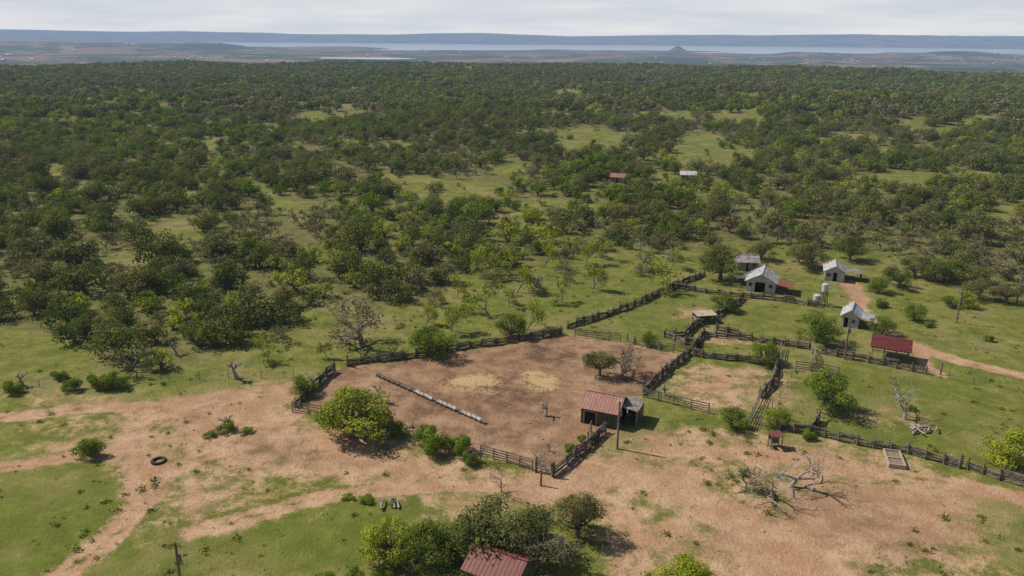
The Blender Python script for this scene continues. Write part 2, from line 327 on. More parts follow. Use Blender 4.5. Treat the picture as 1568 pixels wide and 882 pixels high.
def bare_mesh(name,H,mats,levels=5,seed=0,spread=.75,r0=.2,leaf=0,twist=.25,ls=.2,trunk=.34,rm=.014):
    R=random.Random(seed); b=MB(); tips=[]
    def grow(p,d,L,r,lv):
        pts=[p];n=3
        for i in range(n):
            d=(d+Vector((R.gauss(0,twist),R.gauss(0,twist),R.gauss(0,twist*.6)))).normalized(); pts.append(pts[-1]+d*L/n)
        rad=[r*(1-.45*i/n) for i in range(n+1)]
        if lv<=0: rad[-1]=.006
        b.tube(pts,rad,6 if r>.06 else 3)
        if lv<=1: tips.extend(pts[1:])
        if lv<=0: return
        for c in range(R.choice((2,3,3) if lv>1 else (3,4)) if lv<levels else 4):
            a=Vector((R.gauss(0,spread),R.gauss(0,spread),R.gauss(.15,.4)))
            l2=L*R.uniform(.62,.85) if trunk>=.3 or lv<levels else L*R.uniform(1.3,1.8)
            grow(pts[-1] if c<2 or lv==levels else pts[2],(d+a).normalized(),l2,max(r*.56,rm),lv-1)
    grow(Vector((0,0,-.2)),Vector((R.gauss(0,.1),R.gauss(0,.1),1)).normalized(),H*trunk,r0,levels)
    if leaf:
        T=np.array([tuple(t) for t in tips]); C=T[rng.integers(0,len(T),leaf)]+rng.normal(size=(leaf,3))*.22
        b.leaves(C,rng.normal(size=C.shape)+np.array([0,0,.4]),ls,rng.uniform(0,1,leaf))
    return b.mesh(name,mats)
OAK=[tree_mesh("oak_tree_mesh",8.2,5.4+i*.35,1.1,17+i,1400,.40,[bark,L_oak],1+(i%3),.8,(.14,.23),-.05) for i in range(6)]
GRN=[tree_mesh("green_oak_mesh",7.2,5.3,1.0,15,1300,.39,[bark,L_lush],1,.8,(.14,.23),-.05) for i in range(2)]
MSQ=[tree_mesh("mesquite_mesh",6.6,4.6,1.1,16,750,.33,[bark,L_mesq],3,.65,(.10,.17),0) for i in range(3)]
GRY=[bare_mesh("grey_tree_mesh",6.4,[twig,L_grey],4,11+i,.8,.2,700,.25,.27,.17) for i in range(3)]
SHR=[tree_mesh("shrub_mesh",3.2,2.0,.2,8,330,.27,[bark,L_oak if i else L_lush],2,.8,(.16,.24),.0,.07) for i in range(3)]
def lod(n,W,H,m): return tree_mesh(n,W,H,1.0,11,420,.78,[bark,m],1,.85,(.17,.25),-.05)
FAR=[lod("far_oak_mesh",8.4,5.8,L_oak) for i in range(4)]+[lod("far_green_mesh",7.6,5.4,L_lush) for i in range(2)]+[lod("far_mesquite_mesh",6.8,4.6,L_mesq),lod("far_grey_mesh",7,5.2,L_grey)]
OAKH=[tree_mesh("oak_detailed_mesh",8.4,5.9,1.4,26,8500,.175,[bark,L_oak],2,.7,(.11,.18),.05) for i in range(2)]
GREYOAKH=[tree_mesh("grey_oak_detailed_mesh",8.4,6.2,1.5,30,6500,.17,[bark,L_grey],3,.7,(.09,.15),.05)]
GRNH=[tree_mesh("green_detailed_mesh",7.0,5.2,1.0,22,8000,.17,[bark,L_lush],2,.75,(.12,.2),-.05) for i in range(2)]
MSQH=[tree_mesh("mesquite_detailed_mesh",7.2,4.4,.9,28,8500,.17,[bark,L_mesq],3,.7,(.10,.17),-.05) for i in range(2)]
SHRH=[tree_mesh("bush_detailed_mesh",3.6,2.4,.15,11,4200,.14,[bark,L_lush],2,.85,(.16,.24),.0,.06) for i in range(2)]
THIN=[bare_mesh("thin_mesquite_mesh",5.2,[twig,L_mesq if i<2 else L_grey],4,31+i,.7,.15,900,.25,.24,.2,.028) for i in range(3)]
BARE=[bare_mesh("bare_tree_mesh",6.4,[twig],5,41+i,.8,.2,0,.25,.2,.2) for i in range(2)]
DOME=[bare_mesh("leafless_oak_mesh",6.4,[twig,L_grey],5,71+i,.95,.3,1100,.25,.15,.13,.024) for i in range(2)]
DEAD=[bare_mesh("dead_tree_mesh",6.0,[deadbark],4,s,.6,.3,0,.28,.2,.22) for s in (51,52,53)]
SNAG=[bare_mesh("snag_mesh",3.2,[deadbark],2,s,.8,.40,0,.16,.2,.5) for s in (61,62,63)]
WID={}
def wid(m,ax=0):
    if m.name not in WID:
        A=np.array([v.co[:] for v in m.vertices]); lo=np.percentile(A,1,axis=0);hi=np.percentile(A,99,axis=0); WID[m.name]=(max(hi[0]-lo[0],hi[1]-lo[1]),hi[2])
    return WID[m.name][ax]
def put(m,name,px,py,wpx,zs=1.0,rot=None,ax=0):
    x,y=g(px,py); s=wpx*mpp(px,py)/wid(m,ax)
    o=bpy.data.objects.new(name,m); sc.collection.objects.link(o); z=float(height(np.array([x]),np.array([y]))[0])
    o.location=(x,y,z); o.scale=(s,s,s*zs); o.rotation_euler=(0,0,rng.uniform(0,6.28) if rot is None else rot); return o
# ------------------------------------------------------------------ instancing
def scatter(name,pts,idx,rot,scl,meshes,srcname):
    col=bpy.data.collections.new(srcname)
    for i,m in enumerate(meshes):
        o=bpy.data.objects.new("%s_kind_%02d"%(srcname,i),m); col.objects.link(o)
    m=bpy.data.meshes.new(name); m.vertices.add(len(pts)); m.vertices.foreach_set("co",np.asarray(pts,np.float32).ravel())
    for n,t,a in (("idx",'INT',idx),("rz",'FLOAT',rot),("sc",'FLOAT',scl)):
        at=m.attributes.new(n,t,'POINT'); at.data.foreach_set("value",np.asarray(a,np.int32 if t=='INT' else np.float32))
    o=bpy.data.objects.new(name,m); sc.collection.objects.link(o)
    ng=bpy.data.node_groups.new(name+"_scatter",'GeometryNodeTree'); ng.interface.new_socket("Geometry",in_out='INPUT',socket_type='NodeSocketGeometry'); ng.interface.new_socket("Geometry",in_out='OUTPUT',socket_type='NodeSocketGeometry')
    N,L=ng.nodes,ng.links; gi=N.new('NodeGroupInput'); go=N.new('NodeGroupOutput'); ip=N.new('GeometryNodeInstanceOnPoints'); ci=N.new('GeometryNodeCollectionInfo')
    ci.inputs[0].default_value=col; ci.inputs['Separate Children'].default_value=True; ci.inputs['Reset Children'].default_value=True
    def na(n,t):
        a=N.new('GeometryNodeInputNamedAttribute'); a.data_type=t; a.inputs[0].default_value=n; return a.outputs[0]
    cx=N.new('ShaderNodeCombineXYZ'); L.new(na("rz",'FLOAT'),cx.inputs[2])
    mp=N.new('GeometryNodeMeshToPoints'); L.new(gi.outputs[0],mp.inputs[0]); L.new(mp.outputs[0],ip.inputs['Points'])
    L.new(ci.outputs[0],ip.inputs['Instance']); ip.inputs['Pick Instance'].default_value=True
    L.new(na("idx",'INT'),ip.inputs['Instance Index']); L.new(cx.outputs[0],ip.inputs['Rotation']); L.new(na("sc",'FLOAT'),ip.inputs['Scale']); L.new(ip.outputs[0],go.inputs[0])
    md=o.modifiers.new("scatter",'NODES'); md.node_group=ng; return o
def field(cell,r0,r1):
    xs=np.arange(-r1,r1,cell); ys=np.arange(60,r1,cell); XX,YY=np.meshgrid(xs,ys); XX=(XX+rng.uniform(-.6,.6,XX.shape)*cell).ravel(); YY=(YY+rng.uniform(-.6,.6,YY.shape)*cell).ravel()
    r_=np.hypot(XX,YY); k_=(np.abs(XX)<YY*.98+30)&(r_<r1)&(r_>=r0); return XX[k_],YY[k_]
def kinds(XX,YY,F,a):
    n=len(XX); reg=fbm(XX,YY,90,3); reg2=fbm(XX+400,YY,130,3); pick=lambda gp: np.array(gp)[rng.integers(0,len(gp),n)]
    U=lambda: rng.uniform(0,1,n)
    idx=pick(a[0]); idx=np.where(U()<.10+.5*ss(.5,.65,reg2),pick(a[1]),idx)
    idx=np.where(U()<.08+.30*ss(.5,.65,reg),pick(a[2]),idx); idx=np.where(U()<.12+.45*ss(.5,.62,1-reg),pick(a[3]),idx)
    if len(a)>4: idx=np.where(U()<np.where(F<.5,.55,.16),pick(a[4]),idx)
    return idx
XX,YY=field(5.2,0,560); F=forestmask(XX,YY); inr=pmask(XX,YY,clear,1)>.5
thin=1-.5*ss(.54,.68,fbm(XX+77,YY,20,3))
pr=np.where(F<.2,.08,F*.98*thin); pr=np.where(inr,0,pr); k_=rng.uniform(0,1,len(XX))<pr; XX,YY,F=XX[k_],YY[k_],F[k_]; n=len(XX)
idx=kinds(XX,YY,F,[range(6),(6,7),(8,9,10),(11,12,13),(14,15,16)]); scl=(.48+.95*rng.beta(1.7,2.8,n))*np.where(F<.5,.75,1)
print("FOREST",n)
scatter("forest_trees",np.stack([XX,YY,height(XX,YY)-.1],1),idx,rng.uniform(0,6.28,n),scl,OAK+GRN+MSQ+GRY+SHR,"forest_tree")
XX,YY=field(6.9,560,1680); F=forestmask(XX,YY); thin=1-.35*ss(.54,.68,fbm(XX+77,YY,30,3)); k_=rng.uniform(0,1,len(XX))<np.where(F<.2,.10,F*.99*thin); XX,YY,F=XX[k_],YY[k_],F[k_]; n=len(XX)
idx=kinds(XX,YY,F,[range(4),(4,5),(6,),(7,)]); print("FAR",n)
scatter("distant_forest_trees",np.stack([XX,YY,height(XX,YY)-.1],1),idx,rng.uniform(0,6.28,n),.6+.95*rng.beta(1.8,2.4,n),FAR,"distant_tree")
# weeds and stones in the yard
n=26000; a=rng.uniform(-.85,.85,n); r=np.sqrt(rng.uniform(48**2,230**2,n)); X1,Y1=r*np.sin(a),r*np.cos(a); d,t_,s_,l_=masks(X1,Y1)
pat=fbm(X1,Y1,14,4); k_=(d<.75)&(rng.uniform(0,1,n)<.12+.6*ss(.5,.66,pat)); X1,Y1=X1[k_],Y1[k_]; n=len(X1)
WD=[]
for i in range(3):
    b=MB(); c=rng.normal(size=(40,3))*np.array([.13,.13,.05])+np.array([0,0,.06]); b.leaves(c,rng.normal(size=c.shape)+np.array([0,0,1.]),.11,rng.uniform(.2,1,40),0); WD.append(b.mesh("weed_mesh",[L_weed]))
scatter("weed_clumps",np.stack([X1,Y1,np.zeros(n)],1),rng.integers(0,3,n),rng.uniform(0,6.28,n),.4+2.0*rng.uniform(0,1,n)**4,WD,"weed")
k=NT_("stone"); k.done(k.bsdf(k.mix(k.noise(3,3,k.objco()),(.25,.2,.15),(.5,.44,.36)),.9))
import bmesh
RK=[]
for i in range(2):
    bm=bmesh.new(); bmesh.ops.create_icosphere(bm,subdivisions=1,radius=.22)
    for v in bm.verts: v.co*=random.uniform(.6,1.2); v.co.z*=.6
    m=bpy.data.meshes.new("stone_mesh"); bm.to_mesh(m); m.materials.append(k.m); RK.append(m)
n=1500; a=rng.uniform(-.8,.8,n); r=np.sqrt(rng.uniform(50**2,160**2,n)); X2,Y2=r*np.sin(a),r*np.cos(a); kk=fbm(X2,Y2,12,3)>.52; X2,Y2=X2[kk],Y2[kk]; n=len(X2)
scatter("scattered_stones",np.stack([X2,Y2,np.full(n,-.03)],1),rng.integers(0,2,n),rng.uniform(0,6,n),rng.uniform(.25,1.1,n),RK,"stone")
# ------------------------------------------------------------------ named trees
def many(m_,name,L,ax=0):
    for i,t in enumerate(L): put(m_[i%len(m_)],name,*t,ax=ax)
many(MSQH,"mesquite_tree",[(538,668,112,.9),(596,856,80,1.1),(1048,905,85,.9),(1545,712,70,1.),(1190,652,40,1.),(1480,470,30)])
many(GRNH,"green_oak_tree",[(660,545,66,.95),(783,516,48,1.),(1265,628,80,1.05),(1250,524,62,1.),(1170,556,46,1.),(1107,476,38,1.),(655,862,86,1.),(1400,490,34,1.),(1350,510,38,.9),(993,528,28,1.),(1120,655,48,.9),(463,603,40,.95),(1452,470,24),(690,858,60,1.),(1345,448,34,1.)])
many(SHRH,"green_bush",[(133,697,46,1.),(648,675,40,1.2),(668,692,50,1.2),(702,694,44,1.1),(610,668,34,1.),(575,650,50,1.),(345,660,34,.6),(870,692,22,1.1),(1240,672,24,1.),(20,600,34,1.),(108,598,30,1.),(150,592,36,1.1),(180,594,40,1.),(90,580,26,1.),(720,708,30,1.),(890,676,18,1.),(320,668,22,.5),(375,662,24,.5),(1512,522,16,1.),(545,885,40,.7),(590,880,36,.6),(500,900,50,.6),(560,766,30,.4),(535,764,24,.4),(1395,628,20,.5),(910,672,20,.8),(1350,470,22,.9),(1420,500,18,.8)])
many(OAKH,"live_oak_tree",[(765,846,140,.9),(885,822,78,1.15),(918,574,46,1.2),(1102,428,64,1.0),(1240,412,58,.9),(1222,402,38,.9),(1375,440,44,.95),(1432,432,42,.95),(1400,425,42,1.1),(1496,458,44,.9),(1540,462,44,.9),(1300,398,50,.9),(1082,408,32,1.),(1165,398,40,.9)])
many(GREYOAKH,"grey_live_oak_tree",[(835,858,110,.8),(742,850,90,.85)])
many(DOME,"leafless_oak_tree",[(553,530,105,.85),(955,578,62,.9)])
many(GRY,"half_dead_oak_tree",[(1142,748,52,1.1),(205,568,70,.9)])
many(THIN,"thin_mesquite_tree",[(745,480,46),(790,448,40),(836,446,38),(860,462,34),(897,402,36),(966,416,44),(1010,445,46),(690,505,44),(447,520,40),(402,553,38),(905,448,40),(850,417,34),(760,425,38),(718,420,40),(1015,395,38),(930,398,32),(805,505,44),(675,470,34),(780,470,30),(650,500,32),(875,384,32),(995,412,30),(1025,412,30),(880,430,28),(780,415,36),(830,410,36),(740,440,34),(700,455,36),(500,545,26)])
many(BARE,"bare_tree",[(768,752,42,1.),(735,704,38,1.),(823,712,38,1.)],1)
many(DEAD,"dead_tree",[(1182,754,62,1.),(1385,642,58,1.),(1210,744,60,1.),(603,862,46,.9)],1)
many(SNAG,"dead_snag",[(835,636,24,1.),(576,616,26,1.),(362,580,34,1.),(1018,606,22,.9),(350,652,22,.9),(35,590,24,1.),(840,690,14,1.),(270,545,22,1.)],1)
# ------------------------------------------------------------------ fences
k=NT_("weathered_wood"); o=k.pos(); c=k.mix(k.mr(k.noise(1.4,4,o),.35,.65),(.085,.07,.055),(.22,.19,.155)); c=k.mix(k.mr(k.noise(9,3,o),.45,.7),c,(.30,.27,.23)); wood=k.done(k.bsdf(c,.9,0.,None,.1))
k=NT_("grey_planks"); o=k.pos(); c=k.mix(k.mr(k.noise(1.8,4,o),.35,.65),(.16,.14,.115),(.30,.27,.23)); plank=k.done(k.bsdf(c,.9))
def walk(P,step):
    out=[];P=[Vector((p[0],p[1],0)) for p in P]
    for i in range(len(P)-1):
        L=(P[i+1]-P[i]).length; n=max(1,round(L/step))
        for j in range(n): out.append(P[i].lerp(P[i+1],j/n))
    out.append(P[-1]); return out
def jit(a): return Vector((random.gauss(0,a),random.gauss(0,a),0))
def logfence(P,h=1.35,name="log_fence"):
    b=MB(); W=[p+jit(.12) for p in walk(G(P),2.1)]
    for i,p in enumerate(W):
        d=(W[min(i+1,len(W)-1)]-W[max(i-1,0)]).normalized(); nrm=Vector((-d.y,d.x,0))
        for s in (-1,1):
            hh=h+random.uniform(-.05,.5); q=p+nrm*.17*s; b.tube([q-Vector((0,0,.3)),q+Vector((random.gauss(0,.07),random.gauss(0,.07),hh))],[.085,.065],6)
    for i in range(len(W)-1):
        z=.1; top=h*random.uniform(.65,1.1)
        d=(W[i+1]-W[i]).normalized()
        while z<top:
            r=random.uniform(.05,.11); a=W[i]-d*random.uniform(.05,.4)+jit(.04)+Vector((0,0,z+random.gauss(0,.03))); c=W[i+1]+d*random.uniform(.05,.4)+jit(.04)+Vector((0,0,z+random.gauss(0,.06)))
            m=(a+c)/2+jit(.05)+Vector((0,0,random.gauss(0,.05))); b.tube([a,m,c],[r,r*.95,r*.8],5); z+=r*1.8
    return b.obj(name,[wood])
def railfence(P,h=1.4,n=4,mat=None,name="plank_fence",step=2.2):
    b=MB(); W=walk(G(P),step)
    for p in W: b.tube([p-Vector((0,0,.3)),p+Vector((random.gauss(0,.03),random.gauss(0,.03),h+random.uniform(0,.2)))],[.09,.075],6)
    for i in range(len(W)-1):
        a,c=W[i],W[i+1]; d=(c-a); ang=math.atan2(d.y,d.x)
        for j in range(n):
            z=.25+(h-.3)*j/(n-1); T=Matrix.Translation(a+Vector((0,0,z+random.gauss(0,.03))))@Matrix.Rotation(ang,4,'Z')@Matrix.Rotation(random.gauss(0,.015),4,'Y')
            b.box(-.1,d.length+.1,.08,.115,-.07,.07,0,T)
    return b.obj(name,[mat or plank])
def wirefence(P,h=1.2,name="wire_fence"):
    b=MB(); W=walk(G(P),4.0)
    for p in W: b.tube([p-Vector((0,0,.2)),p+Vector((random.gauss(0,.05),random.gauss(0,.05),h+random.uniform(-.05,.2)))],[.06,.05],5)
    for i in range(len(W)-1):
        for z in (.35,.7,1.05): b.tube([W[i]+Vector((0,0,z)),W[i+1]+Vector((0,0,z))],[.012,.012],3)
    return b.obj(name,[wood])
for P in [[(532,560),(600,551),(655,545),(700,535),(760,527),(830,517),(858,512)],[(452,624),(470,606),(488,588),(512,568)],
 [(846,728),(868,712),(884,698),(905,680),(925,660)],[(985,604),(1000,590),(1020,570),(1045,550),(1060,536),(1078,514)],
 [(870,503),(940,481),(1000,457),(1030,441),(1080,422)],[(1030,441),(1080,449),(1135,455),(1200,462),(1250,470)],
 [(1137,458),(1115,476),(1085,491),(1060,502),(1050,514),(1018,517)],[(1078,514),(1150,522),(1240,535)],[(1018,517),(1050,528),(1072,530)],
 [(1060,545),(1110,552),(1165,558),(1192,562)],[(1192,562),(1180,590),(1165,608)],[(1192,658),(1240,665),(1310,680),(1390,695),(1472,717)],[(1482,720),(1530,733),(1568,745),(1640,765)],
 [(1258,542),(1330,555),(1416,573)],[(1242,662),(1252,645)],[(1095,505),(1130,512)]]: logfence(P)
for P in [[(448,630),(497,637)],[(736,697),(776,708),(815,720)],[(985,608),(1030,620),(1085,632)],[(880,515),(950,523)],[(970,527),(1010,536),(1050,542)],[(960,522),(972,527)],
 [(1165,608),(1155,630),(1142,657)],[(1192,658),(1160,650)],[(1218,566),(1265,572),(1283,576)],[(1240,535),(1248,552),(1240,568)],[(822,720),(845,728)],[(1195,535),(1190,560)],[(900,676),(905,660)]]: railfence(P)
for P in [[(497,640),(560,655),(640,675),(736,697)],[(450,577),(350,580),(260,583),(100,590),(-60,598)],[(1416,573),(1490,588),(1568,600),(1700,625)],[(1283,576),(1262,620)],[(512,568),(532,560)],[(1250,470),(1300,480)],[(1218,566),(1205,592),(1182,625),(1166,657)]]: wirefence(P)
for p in [(512,566),(532,561),(820,722),(846,729),(1440,573),(1468,717),(1535,733),(828,742)]:
    b=MB(); x,y=g(*p); b.tube([(x,y,-.3),(x+.03,y,1.1),(x+.05,y+.03,2.0)],[.15,.13,.11],8); b.obj("gate_post",[wood])
# ------------------------------------------------------------------ building materials
def roofmat(name,c,rust,amt,rib=True):
    k=NT_(name); o=k.objco(); n=k.noise(.9,5,o,.7); col=k.mix(k.mr(n,.5-amt*.5+.12,.72-amt*.45),c,rust)
    n_=k.noise(3.5,4,o,.7); col=k.mix(k.mr(n_,.5,.75,0,.6),col,c)
    mp=k.N.new('ShaderNodeMapping'); mp.inputs['Scale'].default_value=(1.1,.25,.25); k.L.new(o,mp.inputs[0]); st=k.noise(2.5,3,mp.outputs[0]); col=k.mix(k.mr(st,.4,.75,0,.55),col,k.mix(1.,col,(.55,.5,.45),'MULTIPLY'))
    return k.done(k.bsdf(col,.6,.1,None,.35))
def wallmat(name,a,b_):
    k=NT_(name); o=k.objco(); n=k.noise(1.7,4,o,.7); w=k.N.new('ShaderNodeTexWave'); w.inputs['Scale'].default_value=1.6; w.bands_direction='X'; k.L.new(o,w.inputs[0]); w.inputs['Distortion'].default_value=.3
    col=k.mix(k.mr(n,.35,.7),a,b_); return k.done(k.bsdf(k.mix(k.mr(w.outputs[1],.0,.12,.5,0.),col,k.mix(1.,col,(.4,.4,.4),'MULTIPLY')),.85))
R_rust=roofmat("rusty_roof",(.42,.31,.26),(.34,.17,.12),.6); R_red=roofmat("red_rust_roof",(.28,.14,.115),(.19,.07,.055),.7); R_grey=roofmat("grey_tin_roof",(.36,.37,.37),(.26,.19,.15),.35); R_white=roofmat("white_tin_roof",(.55,.56,.57),(.40,.35,.31),.3); R_mar=roofmat("maroon_roof",(.20,.045,.04),(.12,.03,.025),.5); R_tan=roofmat("tan_roof",(.50,.40,.30),(.40,.3,.2),.3)
R_ox=roofmat("oxide_roof",(.40,.24,.19),(.32,.13,.08),.6)
W_green=wallmat("green_boards",(.06,.09,.05),(.13,.13,.085)); W_white=wallmat("white_boards",(.52,.52,.50),(.36,.34,.32)); W_grey=wallmat("grey_boards",(.28,.26,.23),(.38,.35,.31)); 
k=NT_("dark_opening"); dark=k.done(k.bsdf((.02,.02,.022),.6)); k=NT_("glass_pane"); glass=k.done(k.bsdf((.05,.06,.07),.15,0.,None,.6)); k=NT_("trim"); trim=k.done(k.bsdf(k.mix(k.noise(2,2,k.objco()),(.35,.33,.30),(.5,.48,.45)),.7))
def roofslab(b,p0,p1,p2,p3,mi=0,th=.05,ribs=True):
    p0,p1,p2,p3=map(Vector,(p0,p1,p2,p3)); n=(p1-p0).cross(p3-p0).normalized(); 
    if n.z<0: n=-n
    b.prism([p0,p1,p2,p3],n*th,mi); L=(p1-p0).length; k=int(L/.45)
    if ribs:
        for i in range(k+1):
            t=(i+.5)/(k+1); a=p0.lerp(p1,t)+n*th; c=p3.lerp(p2,t)+n*th; e=(p1-p0).normalized()*.03
            b.prism([a-e,a+e,c+e,c-e],n*.03,mi)
def gable(name,pL,pR,depth,wh,rise,wallm,roofm,axis='x',ov=.35,doors=(),wins=(),roof2=None,lean=None,back=0):
    a=Vector(g(*pL)); c=Vector(g(*pR)); w=(c-a).length; E=bpy.data.objects.new(name,None); sc.collection.objects.link(E)
    ang=math.atan2((c-a).y,(c-a).x); E.location=(a.x,a.y,0); E.rotation_euler=(0,0,ang); d=depth
    b=MB(); t=.12
    def gw(y): b.prism([(0,y,0),(w,y,0),(w,y,wh),(w/2,y,wh+rise),(0,y,wh)],(0,t,0))
    if axis=='y':
        gw(0); gw(d-t); b.box(0,t,t,d-t,0,wh); b.box(w-t,w,t,d-t,0,wh)
    else:
        for x in (0,w-t): b.prism([(x,0,0),(x,d,0),(x,d,wh),(x,d/2,wh+rise),(x,0,wh)],(t,0,0))
        b.box(t,w-t,0,t,0,wh); b.box(t,w-t,d-t,d,0,wh)
    b.obj("walls",[wallm],E)
    r=MB()
    if axis=='y':
        s=rise/(w/2); z0=wh-s*ov+.03; rz=wh+rise+.03
        roofslab(r,(-ov,-ov,z0),(-ov,d+ov,z0),(w/2,d+ov,rz),(w/2,-ov,rz),0); roofslab(r,(w+ov,d+ov,z0),(w+ov,-ov,z0),(w/2,-ov,rz),(w/2,d+ov,rz),1)
        r.box(w/2-.14,w/2+.14,-ov-.02,d+ov+.02,rz+.05,rz+.12,0)
    else:
        s=rise/(d/2); z0=wh-s*ov+.03; rz=wh+rise+.03
        roofslab(r,(-ov,-ov,z0),(w+ov,-ov,z0),(w+ov,d/2,rz),(-ov,d/2,rz),0); roofslab(r,(w+ov,d+ov,z0),(-ov,d+ov,z0),(-ov,d/2,rz),(w+ov,d/2,rz),1)
        r.box(-ov-.02,w+ov+.02,d/2-.14,d/2+.14,rz+.05,rz+.12,0)
    r.obj("roof",[roofm,roof2 or roofm],E)
    q=MB()
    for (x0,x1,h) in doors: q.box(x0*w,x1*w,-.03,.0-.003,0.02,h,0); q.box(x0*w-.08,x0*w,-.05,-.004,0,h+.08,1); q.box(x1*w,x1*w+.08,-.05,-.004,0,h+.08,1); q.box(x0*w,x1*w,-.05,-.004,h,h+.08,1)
    for (x0,x1,z0,z1) in wins:
        q.box(x0*w,x1*w,-.03,-.003,z0,z1,2); q.box(x0*w-.06,x1*w+.06,-.05,-.004,z0-.07,z0,1); q.box(x0*w-.06,x1*w+.06,-.05,-.004,z1,z1+.07,1); xm=(x0+x1)/2*w; q.box(xm-.02,xm+.02,-.045,-.031,z0,z1,1)
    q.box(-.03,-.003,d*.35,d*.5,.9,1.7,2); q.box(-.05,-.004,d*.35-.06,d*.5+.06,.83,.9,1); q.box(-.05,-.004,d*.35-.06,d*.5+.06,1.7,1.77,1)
    q.obj("doors_and_windows",[dark,trim,glass],E)
    if lean:
        for (x0,x1,y0,y1,zl,zh,mt,dr,posts) in lean:
            x0=w+x0 if x0>=0 else x0; x1=w+x1 if dr=='x' else x1
            r=MB()
            if dr=='x': roofslab(r,(x1,y1,zl),(x1,y0,zl),(x0,y0,zh),(x0,y1,zh)); ps=[(x1-.15,y0+.15,zl),(x1-.15,(y0+y1)/2,zl),(x1-.15,y1-.15,zl)]
            elif dr=='-x': roofslab(r,(x0,y0,zl),(x0,y1,zl),(x1,y1,zh),(x1,y0,zh)); ps=[(x0+.15,y0+.15,zl),(x0+.15,y1-.15,zl)]
            r.obj("lean_to_roof",[mt],E); pb=MB()
            for x,y,z in ps: pb.tube([(x,y,-.1),(x,y,z)],[.08,.07],6)
            if posts==2: pb.box(x1-.3,x1-.24,y0+.25,y1-.2,0,zl-.08); pb.box(x0,x1-.32,y1-.2,y1-.14,0,zl-.05)
            pb.obj("lean_to_posts",[wood],E)
    return E
gable("stock_barn",(889,646),(944,657),5.0,2.3,1.3,W_green,R_rust,'x',.3,doors=[(.1,.42,1.8)],roof2=R_grey,lean=[(.1,2.4,1.4,5.4,2.3,2.7,R_grey,'x',2)])
gable("farm_barn",(1142,445),(1186,450),6.5,2.3,1.6,W_white,R_white,'y',.4,doors=[(.3,.65,2.1)],wins=[(.08,.2,1.1,1.9),(.78,.9,1.1,1.9)],roof2=R_white,lean=[(.3,3.6,-.5,4.5,1.6,2.1,R_ox,'x',1),(-3.0,-.3,3,6,1.8,2.2,R_grey,'-x',1)])
gable("farm_house",(1262,429),(1292,432),5.5,2.2,1.1,W_white,R_white,'y',.4,doors=[(.42,.62,1.9)],wins=[(.1,.3,.9,1.7)],lean=[(.3,3.6,1,5,1.8,2.1,R_grey,'x',1)])
gable("bunk_house",(1287,500),(1313,504),5.2,2.3,1.0,W_white,R_white,'y',.3,doors=[(.15,.4,1.9)],wins=[(.6,.8,1.,1.7)],lean=[(.2,2.4,.3,4.8,1.7,2.1,R_white,'x',1)])
gable("tool_shed",(712,902),(786,930),4.4,2.4,1.2,W_green,R_red,'x',.3,doors=[(.2,.5,1.9)],wins=[(.65,.85,1.,1.7)])
def far_house(name,p,w,d,rm):
    E=gable(name,p,(p[0]+w/mpp(*p)*1.,p[1]+1),d,2.1,1.0,W_grey,rm,'x',.4,doors=[(.4,.5,1.9)],wins=[(.1,.25,1,1.8),(.7,.85,1,1.8)]); x,y=E.location[:2]; E.location.z=float(height(np.array([x]),np.array([y]))[0])
far_house("distant_house",(935,279),5,4,R_rust); far_house("distant_house",(1042,275),5.5,5,R_white); far_house("distant_house",(1130,414),4.5,4,R_grey)
# open hay shed
E=bpy.data.objects.new("open_shed",None); sc.collection.objects.link(E); a=Vector(g(1334,549)); c=Vector(g(1389,558)); w=(c-a).length; E.location=(a.x,a.y,0); E.rotation_euler=(0,0,math.atan2((c-a).y,(c-a).x))
r=MB(); roofslab(r,(-.4,-.5,2.2),(w+.4,-.5,2.2),(w+.4,4.0,2.9),(-.4,4.0,2.9)); r.obj("roof",[R_mar],E)
r=MB()
for x in (0,w/3,2*w/3,w):
    for y,z in ((0,2.2),(3.6,2.78)): r.tube([(x,y,-.2),(x,y,z)],[.09,.08],6)
for y,z in ((0,2.1),(3.6,2.66)): r.box(-.2,w+.2,y-.06,y+.06,z-.08,z+.06)
for z in (.3,.7,1.1): r.box(0,w,3.65,3.7,z-.07,z+.07)
r.obj("posts",[wood],E)
def awning(name,p,w,d,h,mt,ang=0,slope=.2):
    E=bpy.data.objects.new(name,None); sc.collection.objects.link(E); x,y=g(*p); E.location=(x,y,0); E.rotation_euler=(0,0,ang)
    r=MB(); roofslab(r,(-w/2,-d/2,h),(w/2,-d/2,h),(w/2,d/2,h+slope),(-w/2,d/2,h+slope)); r.obj("roof",[mt],E)
    r=MB()
    for sx in (-1,1):
        for sy in (-1,1): r.tube([(sx*(w/2-.15),sy*(d/2-.15),-.2),(sx*(w/2-.15),sy*(d/2-.15),h+slope*(sy+1)/2-.02)],[.07,.06],6)
    r.box(-w/2+.2,w/2-.2,d/2-.13,d/2-.1,.2,h-.2); r.box(-w/2+.13,-w/2+.16,-d/2+.2,d/2-.2,.5,1.1); r.obj("frame",[wood],E); return E
awning("shade_shelter",(1078,492),4,2.6,1.5,R_tan,.2); awning("cattle_feeder",(1186,684),1.7,1.3,1.7,R_red,.1); awning("small_feeder",(848,848),2.0,1.5,1.3,R_grey,-.3,.4); awning("cattle_feeder",(886,806),1.7,1.4,1.9,R_red,-.2)
k=NT_("tank_paint"); tankm=k.done(k.bsdf(k.mix(k.noise(1.5,4,k.objco()),(.54,.55,.56),(.40,.40,.39)),.5))
